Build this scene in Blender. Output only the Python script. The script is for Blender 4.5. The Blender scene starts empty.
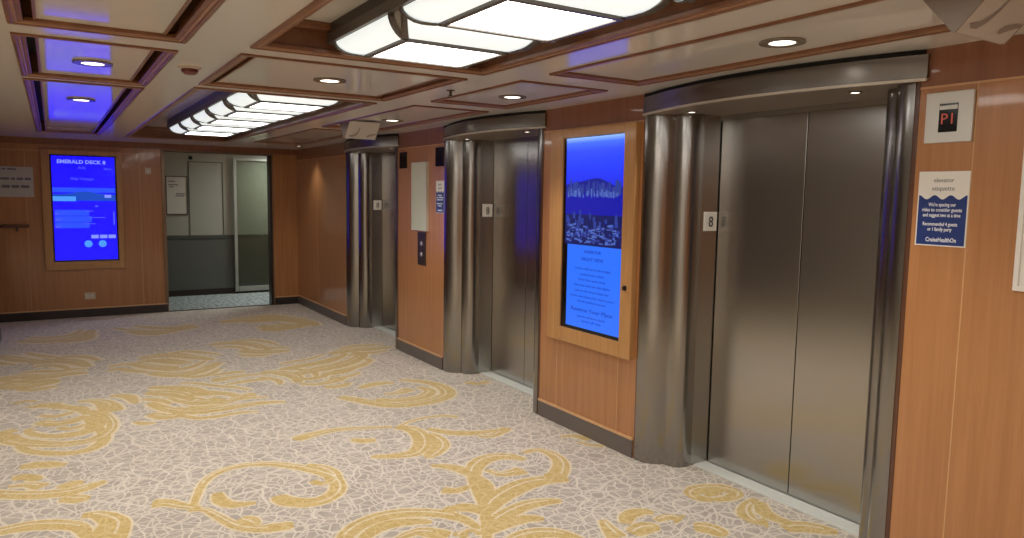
import bpy, bmesh, math, random
from mathutils import Vector, Matrix
random.seed(7)
SC = bpy.context.scene
COL = SC.collection

# ------------------------------------------------------------------ key sizes (metres)
WX = 2.885      # plane of the right-hand wall
BY = 10.20      # plane of the back wall
CZ = 2.14       # underside of the ceiling beams
DX = 3.215      # plane of the lift doors

# ------------------------------------------------------------------ materials
def lin(r, g, b):
    f = lambda c: (c/255/12.92) if c/255 <= .04045 else ((c/255+.055)/1.055)**2.4
    return (f(r), f(g), f(b), 1)

def mat(name, col, rough=.5, metal=0, spec=.5, coat=0, emit=None, estr=0, coat_rough=.08):
    m = bpy.data.materials.new(name); m.use_nodes = True
    b = m.node_tree.nodes['Principled BSDF']
    b.inputs['Base Color'].default_value = col
    b.inputs['Roughness'].default_value = rough
    b.inputs['Metallic'].default_value = metal
    b.inputs['Specular IOR Level'].default_value = spec
    b.inputs['Coat Weight'].default_value = coat
    b.inputs['Coat Roughness'].default_value = coat_rough
    if emit is not None:
        b.inputs['Emission Color'].default_value = emit
        b.inputs['Emission Strength'].default_value = estr
    return m

def nodes(m): return m.node_tree.nodes, m.node_tree.links, m.node_tree.nodes['Principled BSDF']

def noise_chain(m, scale3, nscale, detail=4, rough=.6):
    N, L, b = nodes(m)
    g = N.new('ShaderNodeNewGeometry'); mp = N.new('ShaderNodeMapping')
    mp.inputs['Scale'].default_value = scale3
    L.new(g.outputs['Position'], mp.inputs['Vector'])
    n = N.new('ShaderNodeTexNoise'); n.inputs['Scale'].default_value = nscale
    n.inputs['Detail'].default_value = detail; n.inputs['Roughness'].default_value = rough
    L.new(mp.outputs['Vector'], n.inputs['Vector'])
    return n

def ramp(m, src, stops):
    N, L, b = nodes(m)
    r = N.new('ShaderNodeValToRGB'); e = r.color_ramp.elements
    e[0].position, e[0].color = stops[0]; e[1].position, e[1].color = stops[-1]
    for p, c in stops[1:-1]:
        x = e.new(p); x.color = c
    L.new(src, r.inputs['Fac'])
    return r

def wood(name, c1, c2, scale3=(26, 26, 1.6), rough=.3, coat=.5, coat_rough=.1):
    m = mat(name, c1, rough, 0, .5, coat, coat_rough=coat_rough)
    N, L, b = nodes(m)
    n = noise_chain(m, scale3, 1.3, 6, .65)
    r = ramp(m, n.outputs['Fac'], [(.3, c1), (.7, c2)])
    L.new(r.outputs['Color'], b.inputs['Base Color'])
    return m

def steel(name, col, rough=.28, aniso=.55):
    m = mat(name, col, rough, 1)
    N, L, b = nodes(m)
    b.inputs['Anisotropic'].default_value = aniso
    g = N.new('ShaderNodeNewGeometry'); cr = N.new('ShaderNodeVectorMath'); cr.operation = 'CROSS_PRODUCT'
    L.new(g.outputs['Normal'], cr.inputs[0]); cr.inputs[1].default_value = (0, 0, 1)
    L.new(cr.outputs['Vector'], b.inputs['Tangent'])
    n = noise_chain(m, (60, 60, 1.2), 3, 3, .6)
    mr = N.new('ShaderNodeMapRange')
    mr.inputs['To Min'].default_value = rough-.015; mr.inputs['To Max'].default_value = rough+.02
    L.new(n.outputs['Fac'], mr.inputs['Value']); L.new(mr.outputs['Result'], b.inputs['Roughness'])
    return m

M = {}
M['wood'] = wood('cherry_veneer', lin(168, 114, 69), lin(188, 132, 85), (20, 20, .9), coat_rough=.06)
M['wood_frame'] = wood('oak_frame', lin(180, 132, 80), lin(200, 150, 94), rough=.35, coat=.3)
M['wood_trim'] = wood('brown_moulding', lin(112, 70, 44), lin(138, 90, 58), (9, 9, 9), .35, .3)
M['bead_highlight'] = wood('moulding_highlight', lin(150, 108, 76), lin(168, 124, 88), (9, 9, 9), .35, .3)  # lighter tone paints the highlight along the middle of the moulding
M['wood_edge'] = wood('dark_edge_wood', lin(84, 50, 34), lin(100, 62, 42), rough=.3)
M['inlay'] = mat('pale_inlay', lin(206, 160, 112), .35, 0, .5, .3)
M['base'] = mat('dark_skirting', lin(106, 98, 92), .45)
M['base_dark'] = mat('black_brown_skirting', lin(52, 44, 42), .45)
M['cap'] = wood('light_cap_strip', lin(206, 162, 116), lin(220, 178, 132), rough=.35, coat=.3)
M['cream'] = mat('cream_lacquer', lin(218, 213, 206), .16, 0, .5)
M['cream_panel'] = mat('cream_gloss_panel', lin(218, 213, 206), .07, 0, .55)
M['slot'] = mat('dark_slot', lin(36, 24, 20), .6)
M['steel'] = steel('brushed_steel', lin(178, 175, 170), .215, .6)
M['steel_pillar'] = steel('polished_steel_flutes', lin(152, 149, 145), .19, .4)
M['steel_header'] = steel('header_steel', lin(146, 142, 137), .22, .3)
M['soffit'] = mat('soffit_steel', lin(132, 120, 110), .42, .55)
M['lip'] = mat('lip_steel', lin(206, 198, 186), .4, .5)
M['frieze'] = wood('dark_frieze_veneer', lin(128, 80, 54), lin(148, 96, 66), (20, 20, .9), coat=.6, coat_rough=.05)
M['sill'] = mat('aluminium_sill', lin(222, 226, 220), .45, .15)
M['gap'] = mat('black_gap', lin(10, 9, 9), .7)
M['plate'] = mat('satin_plate', lin(214, 212, 206), .4, .35)
M['white'] = mat('white_card', lin(232, 228, 220), .5)
M['paper'] = mat('grey_notice', lin(204, 200, 190), .5)
M['ink'] = mat('grey_ink', lin(120, 120, 122), .6)
M['ink_dark'] = mat('dark_ink', lin(70, 66, 64), .6)
M['navy'] = mat('navy_print', lin(24, 50, 116), .4)
M['white_ink'] = mat('white_print', lin(235, 238, 245), .5)
M['black'] = mat('black_glass', lin(8, 8, 9), .12)
M['black_matt'] = mat('black_plastic', lin(16, 15, 15), .4)
M['red_led'] = mat('red_led', lin(60, 10, 8), .4, emit=lin(225, 96, 76), estr=.2)
M['brass'] = mat('bronze_plate', lin(92, 78, 66), .32, .7)
M['button'] = mat('steel_button', lin(190, 186, 178), .3, .8)
M['board'] = mat('pale_green_board', lin(212, 216, 200), .12, 0, .5, .4)
M['lamp'] = mat('opal_diffuser', lin(240, 240, 236), .5, emit=lin(252, 250, 246), estr=3.9)
M['lamp_side'] = mat('opal_side_diffuser', lin(235, 238, 236), .45, emit=lin(240, 250, 250), estr=.36)
M['lamp_end'] = mat('fixture_corner_grey', lin(150, 146, 140), .5)
M['lamp_frame'] = mat('grey_fixture_frame', lin(98, 92, 86), .4, .4)
M['lamp_body'] = mat('dark_fixture_body', lin(48, 42, 38), .4)
M['down_lens'] = mat('downlight_lens', lin(250, 245, 235), .4, emit=lin(255, 248, 238), estr=2.2)
M['down_ring'] = mat('downlight_ring', lin(150, 138, 124), .25, .6)
M['detector_ring'] = mat('detector_base', lin(178, 162, 146), .4)
M['detector'] = mat('detector_red', lin(96, 34, 26), .35)
M['sign_white'] = mat('hanging_sign_face', lin(190, 182, 174), .4)
M['sign_end'] = mat('hanging_sign_end', lin(130, 116, 104), .45)
M['sign_ink'] = mat('hanging_sign_print', lin(142, 130, 120), .5)
M['corr_wall'] = mat('grey_corridor_paint', lin(158, 158, 148), .4)
M['corr_low'] = mat('slate_wainscot', lin(88, 92, 88), .35)
M['corr_rail'] = mat('dado_rail', lin(70, 74, 70), .35)
M['corr_frame'] = mat('pale_metal_frame', lin(160, 163, 156), .35, .3)
M['portal'] = mat('doorway_metal', lin(134, 112, 90), .3, .6)
M['portal_dark'] = mat('doorway_dark', lin(52, 42, 38), .35, .3)
M['ivory'] = mat('ivory_plastic', lin(206, 190, 160), .4)
M['left_wall'] = mat('pale_lobby_panel', lin(186, 178, 168), .4)  # unseen wall; pale tone picked to brighten reflections in the lift doors

def glass_mat():
    m = mat('clear_glass', (1, 1, 1, 1), .02)
    N, L, b = nodes(m)
    b.inputs['Transmission Weight'].default_value = 1
    b.inputs['IOR'].default_value = 1.45
    b.inputs['Base Color'].default_value = lin(232, 244, 238)
    return m
M['glass'] = glass_mat()

def emis(name, rgb, s=1.0):
    return mat(name, (0.01, 0.01, 0.012, 1), .25, 0, .5, emit=lin(*rgb), estr=s)
M['s_blue'] = emis('screen_deep_blue', (9, 3, 238), .9)
M['s_blue_b'] = emis('screen_blue', (30, 70, 250), .62)
M['s_light'] = emis('screen_light_blue', (40, 112, 250), .5)
M['s_sky'] = emis('screen_sky', (28, 52, 246), .62)
M['s_pale'] = emis('screen_pale', (92, 122, 218), .34)
M['s_grey'] = emis('screen_city', (56, 78, 186), .3)
M['s_hill'] = emis('screen_hill', (24, 34, 160), .36)
M['s_sea'] = emis('screen_sea', (18, 24, 176), .42)
M['s_dark'] = emis('screen_dark_blue', (16, 28, 104), .36)  # dark blue of the pictured shore
M['s_teal'] = emis('screen_teal', (8, 72, 190), .5)
M['s_cyan'] = emis('screen_cyan', (70, 150, 255), .52)
M['s_text'] = emis('screen_text', (128, 142, 255), .52)
M['s_text2'] = emis('screen_text_dim', (70, 80, 255), .55)
M['s_ink'] = emis('screen_ink', (24, 72, 205), .4)

def sky_gradient():
    # the picture shown on the large wall screen: paler at the top of its sky
    m = M['s_sky']; N, L, b = nodes(m)
    g = N.new('ShaderNodeNewGeometry'); s = N.new('ShaderNodeSeparateXYZ')
    L.new(g.outputs['Position'], s.inputs['Vector'])
    mr = N.new('ShaderNodeMapRange'); mr.inputs['From Min'].default_value = 1.6; mr.inputs['From Max'].default_value = 1.925
    L.new(s.outputs['Z'], mr.inputs['Value'])
    r = ramp(m, mr.outputs['Result'], [(0, lin(26, 36, 205)), (.75, lin(26, 62, 252)), (.9, lin(50, 96, 250)), (1, lin(130, 170, 246))])
    L.new(r.outputs['Color'], b.inputs['Emission Color'])
sky_gradient()

def thread_mask(m):
    """pale threads of the carpet: two warped crackle lattices and faint rings; returns a 0..1 socket"""
    N, L, b = nodes(m)
    g = N.new('ShaderNodeNewGeometry')
    def warp(src, scale, amt):
        wn = N.new('ShaderNodeTexNoise'); wn.inputs['Scale'].default_value = scale; wn.inputs['Detail'].default_value = 1
        L.new(g.outputs['Position'], wn.inputs['Vector'])
        vm = N.new('ShaderNodeVectorMath'); vm.operation = 'SCALE'; vm.inputs['Scale'].default_value = amt
        L.new(wn.outputs['Color'], vm.inputs[0])
        va = N.new('ShaderNodeVectorMath'); va.operation = 'ADD'
        L.new(src, va.inputs[0]); L.new(vm.outputs['Vector'], va.inputs[1]); return va.outputs['Vector']
    outs = []
    for sc, w0, w1, ws, wa, amp in ((16, .02, .105, 5, .09, .85), (8, .012, .055, 3, .28, 1.0), (6.3, .008, .04, 2.3, .45, .8)):
        v = N.new('ShaderNodeTexVoronoi'); v.feature = 'DISTANCE_TO_EDGE'; v.voronoi_dimensions = '2D'
        v.inputs['Scale'].default_value = sc
        L.new(warp(g.outputs['Position'], ws, wa), v.inputs['Vector'])
        mr = N.new('ShaderNodeMapRange'); mr.interpolation_type = 'SMOOTHSTEP'
        mr.inputs['From Min'].default_value = w0; mr.inputs['From Max'].default_value = w1
        mr.inputs['To Min'].default_value = amp; mr.inputs['To Max'].default_value = 0
        L.new(v.outputs['Distance'], mr.inputs['Value']); outs.append(mr.outputs['Result'])
    v = N.new('ShaderNodeTexVoronoi'); v.feature = 'F1'; v.voronoi_dimensions = '2D'; v.inputs['Scale'].default_value = 1.9
    L.new(warp(g.outputs['Position'], 3, .1), v.inputs['Vector'])
    w = N.new('ShaderNodeMath'); w.operation = 'MULTIPLY'; w.inputs[1].default_value = 46
    L.new(v.outputs['Distance'], w.inputs[0])
    sn = N.new('ShaderNodeMath'); sn.operation = 'SINE'; L.new(w.outputs[0], sn.inputs[0])
    mr = N.new('ShaderNodeMapRange'); mr.inputs['From Min'].default_value = .7; mr.inputs['From Max'].default_value = .98; mr.inputs['To Max'].default_value = .8
    L.new(sn.outputs[0], mr.inputs['Value'])
    near = N.new('ShaderNodeMath'); near.operation = 'LESS_THAN'; near.inputs[1].default_value = .36
    L.new(v.outputs['Distance'], near.inputs[0])
    rg = N.new('ShaderNodeMath'); rg.operation = 'MULTIPLY'; L.new(mr.outputs['Result'], rg.inputs[0]); L.new(near.outputs[0], rg.inputs[1])
    outs.append(rg.outputs[0])
    cur = outs[0]
    for o in outs[1:]:
        mx = N.new('ShaderNodeMath'); mx.operation = 'MAXIMUM'; L.new(cur, mx.inputs[0]); L.new(o, mx.inputs[1]); cur = mx.outputs[0]
    return cur

def carpet_mats():
    for key, lo, hi, thread, amt in (('carpet', lin(166, 157, 150), lin(186, 177, 168), lin(226, 217, 205), .92),
                                     ('gold', lin(190, 162, 98), lin(206, 180, 118), lin(226, 206, 160), .5),
                                     ('gold_edge', lin(226, 212, 184), lin(216, 198, 160), lin(232, 222, 204), .6)):
        m = mat('woven_' + key, lo, .95, 0, .15)
        N, L, b = nodes(m)
        th = thread_mask(m)
        n = noise_chain(m, (1, 1, 1), 8 if key == 'carpet' else 40, 3)
        gr = ramp(m, n.outputs['Fac'], [(.35, lo), (.65, hi)])
        sc = N.new('ShaderNodeMath'); sc.operation = 'MULTIPLY'; sc.inputs[1].default_value = amt; L.new(th, sc.inputs[0])
        mix = N.new('ShaderNodeMix'); mix.data_type = 'RGBA'
        L.new(sc.outputs[0], mix.inputs['Factor']); L.new(gr.outputs['Color'], mix.inputs[6]); mix.inputs[7].default_value = thread
        fine = noise_chain(m, (1, 1, 1), 150, 2)
        fr = ramp(m, fine.outputs['Fac'], [(.3, (.82, .82, .82, 1)), (.7, (1.12, 1.12, 1.12, 1))])
        mu = N.new('ShaderNodeMix'); mu.data_type = 'RGBA'; mu.blend_type = 'MULTIPLY'; mu.inputs['Factor'].default_value = 1
        L.new(mix.outputs[2], mu.inputs[6]); L.new(fr.outputs['Color'], mu.inputs[7])
        L.new(mu.outputs[2], b.inputs['Base Color'])
        b.inputs['Sheen Weight'].default_value = .55; b.inputs['Sheen Roughness'].default_value = .45; b.inputs['Sheen Tint'].default_value = lin(250, 238, 214)
        M[key] = m
    k = mat('corridor_carpet', lin(150, 156, 156), .95, 0, .1)
    n = noise_chain(k, (1, 1, 1), 22, 3)
    r = ramp(k, n.outputs['Fac'], [(.4, lin(120, 128, 130)), (.6, lin(186, 190, 188))])
    k.node_tree.links.new(r.outputs['Color'], nodes(k)[2].inputs['Base Color'])
    M['corr_carpet'] = k
carpet_mats()

# ------------------------------------------------------------------ mesh helpers
def box(bm, x0, x1, y0, y1, z0, z1, mi=0):
    vs = [bm.verts.new(p) for p in ((x0, y0, z0), (x1, y0, z0), (x1, y1, z0), (x0, y1, z0),
                                    (x0, y0, z1), (x1, y0, z1), (x1, y1, z1), (x0, y1, z1))]
    for f in ((3, 2, 1, 0), (4, 5, 6, 7), (0, 1, 5, 4), (1, 2, 6, 5), (2, 3, 7, 6), (3, 0, 4, 7)):
        bm.faces.new([vs[i] for i in f]).material_index = mi

def prism(bm, pts, z0, z1, mi=0):
    """pts: plan outline, extruded from z0 to z1"""
    a = [bm.verts.new((x, y, z0)) for x, y in pts]; b = [bm.verts.new((x, y, z1)) for x, y in pts]
    n = len(pts)
    bm.faces.new(a[::-1]).material_index = mi; bm.faces.new(b).material_index = mi
    for i in range(n):
        bm.faces.new((a[i], a[(i+1) % n], b[(i+1) % n], b[i])).material_index = mi

def ring(bm, x0, x1, y0, y1, w, z0, z1):
    """mitred rectangular moulding lying inside x0..x1, y0..y1"""
    o = [(x0, y0), (x1, y0), (x1, y1), (x0, y1)]; i = [(x0+w, y0+w), (x1-w, y0+w), (x1-w, y1-w), (x0+w, y1-w)]
    for k in range(4):
        l = (k+1) % 4
        prism(bm, [o[k], o[l], i[l], i[k]], z0, z1)

def disc(bm, c, r, z0, z1, n=28, r2=None):
    r2 = r if r2 is None else r2
    a = [bm.verts.new((c[0]+r*math.cos(2*math.pi*k/n), c[1]+r*math.sin(2*math.pi*k/n), z0)) for k in range(n)]
    b = [bm.verts.new((c[0]+r2*math.cos(2*math.pi*k/n), c[1]+r2*math.sin(2*math.pi*k/n), z1)) for k in range(n)]
    bm.faces.new(a[::-1]); bm.faces.new(b)
    for k in range(n):
        bm.faces.new((a[k], a[(k+1) % n], b[(k+1) % n], b[k]))

def annulus(bm, c, r0, r1, z0, z1, n=28):
    R = []
    for r, z in ((r0, z0), (r1, z0), (r1, z1), (r0, z1)):
        R.append([bm.verts.new((c[0]+r*math.cos(2*math.pi*k/n), c[1]+r*math.sin(2*math.pi*k/n), z)) for k in range(n)])
    for j in range(4):
        A, B = R[j], R[(j+1) % 4]
        for k in range(n):
            bm.faces.new((A[k], B[k], B[(k+1) % n], A[(k+1) % n]))

def make(name, bm, mats, parent=None, bevel=0, smooth=False, recalc=True):
    if recalc: bmesh.ops.recalc_face_normals(bm, faces=bm.faces[:])
    me = bpy.data.meshes.new(name); bm.to_mesh(me); bm.free()
    for k in (mats if isinstance(mats, (list, tuple)) else [mats]):
        me.materials.append(M[k])
    o = bpy.data.objects.new(name, me); COL.objects.link(o)
    if parent is not None:
        o.parent = parent
        o.matrix_parent_inverse = Matrix.Translation(-parent.location) if parent.type == 'EMPTY' else Matrix.Identity(4)
    if smooth:
        for p in me.polygons: p.use_smooth = True
        me.set_sharp_from_angle(angle=math.radians(32))
    if bevel:
        md = o.modifiers.new('bevel', 'BEVEL'); md.width = bevel; md.segments = 2; md.limit_method = 'ANGLE'
    return o

def merge(name, objs):
    """fold the printed layers of one picture or card into the first object's mesh"""
    base = objs[0]; bm = bmesh.new(); mats = []
    for o in objs:
        bm2 = bmesh.new(); bm2.from_mesh(o.data)
        idx = []
        for m in o.data.materials:
            if m not in mats: mats.append(m)
            idx.append(mats.index(m))
        for f in bm2.faces: f.material_index = idx[f.material_index]
        me = bpy.data.meshes.new('layer'); bm2.to_mesh(me); bm2.free(); bm.from_mesh(me); bpy.data.meshes.remove(me)
    me = bpy.data.meshes.new(name); bm.to_mesh(me); bm.free()
    for m in mats: me.materials.append(m)
    base.data = me; base.name = name
    for o in objs[1:]: bpy.data.objects.remove(o)
    return base

def boxes(name, lst, mats, parent=None, bevel=0):
    bm = bmesh.new()
    for b in lst: box(bm, *b)
    return make(name, bm, mats, parent, bevel)

def structure(o):
    o['kind'] = 'structure'; return o

def thing(name, label, cat, loc, group=None):
    o = bpy.data.objects.new(name, None); COL.objects.link(o)
    o.location = loc; o.empty_display_size = .1
    o['label'] = label; o['category'] = cat
    if group: o['group'] = group
    return o

def tag(o, label, cat, group=None):
    o['label'] = label; o['category'] = cat
    if group: o['group'] = group
    return o

# flat printed matter: shapes given in (u, v) on a wall; u runs left to right as one reads, v up
class Wall:
    def __init__(self, kind): self.kind = kind
    def p(self, u, v, d):
        if self.kind == 'right': return (WX-d, -u, v)      # read facing +x: u = -y
        if self.kind == 'back': return (u, BY-d, v)
        if self.kind == 'corridor': return (u, 11.65-d, v)
    def rect(self, bm, u0, u1, v0, v1, d0, d1, mi=0):
        a, b = self.p(u0, v0, d0), self.p(u1, v1, d1)
        box(bm, min(a[0], b[0]), max(a[0], b[0]), min(a[1], b[1]), max(a[1], b[1]), v0, v1, mi)
    def poly(self, bm, pts, d, t=.0012, mi=0):
        a = [bm.verts.new(self.p(u, v, d)) for u, v in pts]; b = [bm.verts.new(self.p(u, v, d+t)) for u, v in pts]
        n = len(pts); bm.faces.new(a).material_index = mi; bm.faces.new(b[::-1]).material_index = mi
        for i in range(n): bm.faces.new((a[i], a[(i+1) % n], b[(i+1) % n], b[i])).material_index = mi
    def rot(self):
        if self.kind == 'right': return Matrix(((0, 0, -1), (-1, 0, 0), (0, 1, 0))).to_4x4()
        return Matrix(((1, 0, 0), (0, 0, -1), (0, 1, 0))).to_4x4()
RIGHT, BACK, CORR = Wall('right'), Wall('back'), Wall('corridor')

def text(name, lines, wall, d, material, parent, bold=0.0):
    """lines: (string, u_centre, v_baseline, letter height, width or None) -> one mesh of flat letters"""
    bm = bmesh.new()
    for s, u, v, h, wdt in lines:
        cu = bpy.data.curves.new('letters', 'FONT'); cu.body = s; cu.size = h*1.38; cu.align_x = 'CENTER'
        cu.extrude = .0004; cu.resolution_u = 2; cu.offset = bold*h
        ob = bpy.data.objects.new('letters', cu); COL.objects.link(ob)
        dg = bpy.context.evaluated_depsgraph_get(); dg.update()
        me = bpy.data.meshes.new_from_object(ob.evaluated_get(dg))
        sx = 1
        if wdt and len(me.vertices):
            xs = [q.co.x for q in me.vertices]; sx = wdt/max(1e-6, max(xs)-min(xs))
        T = Matrix.Translation(wall.p(u, v, d)) @ wall.rot() @ Matrix.Diagonal((sx, 1, 1, 1))
        me.transform(T); bm.from_mesh(me)
        bpy.data.objects.remove(ob); bpy.data.curves.remove(cu); bpy.data.meshes.remove(me)
    return make(name, bm, material, parent, recalc=False)

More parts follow.
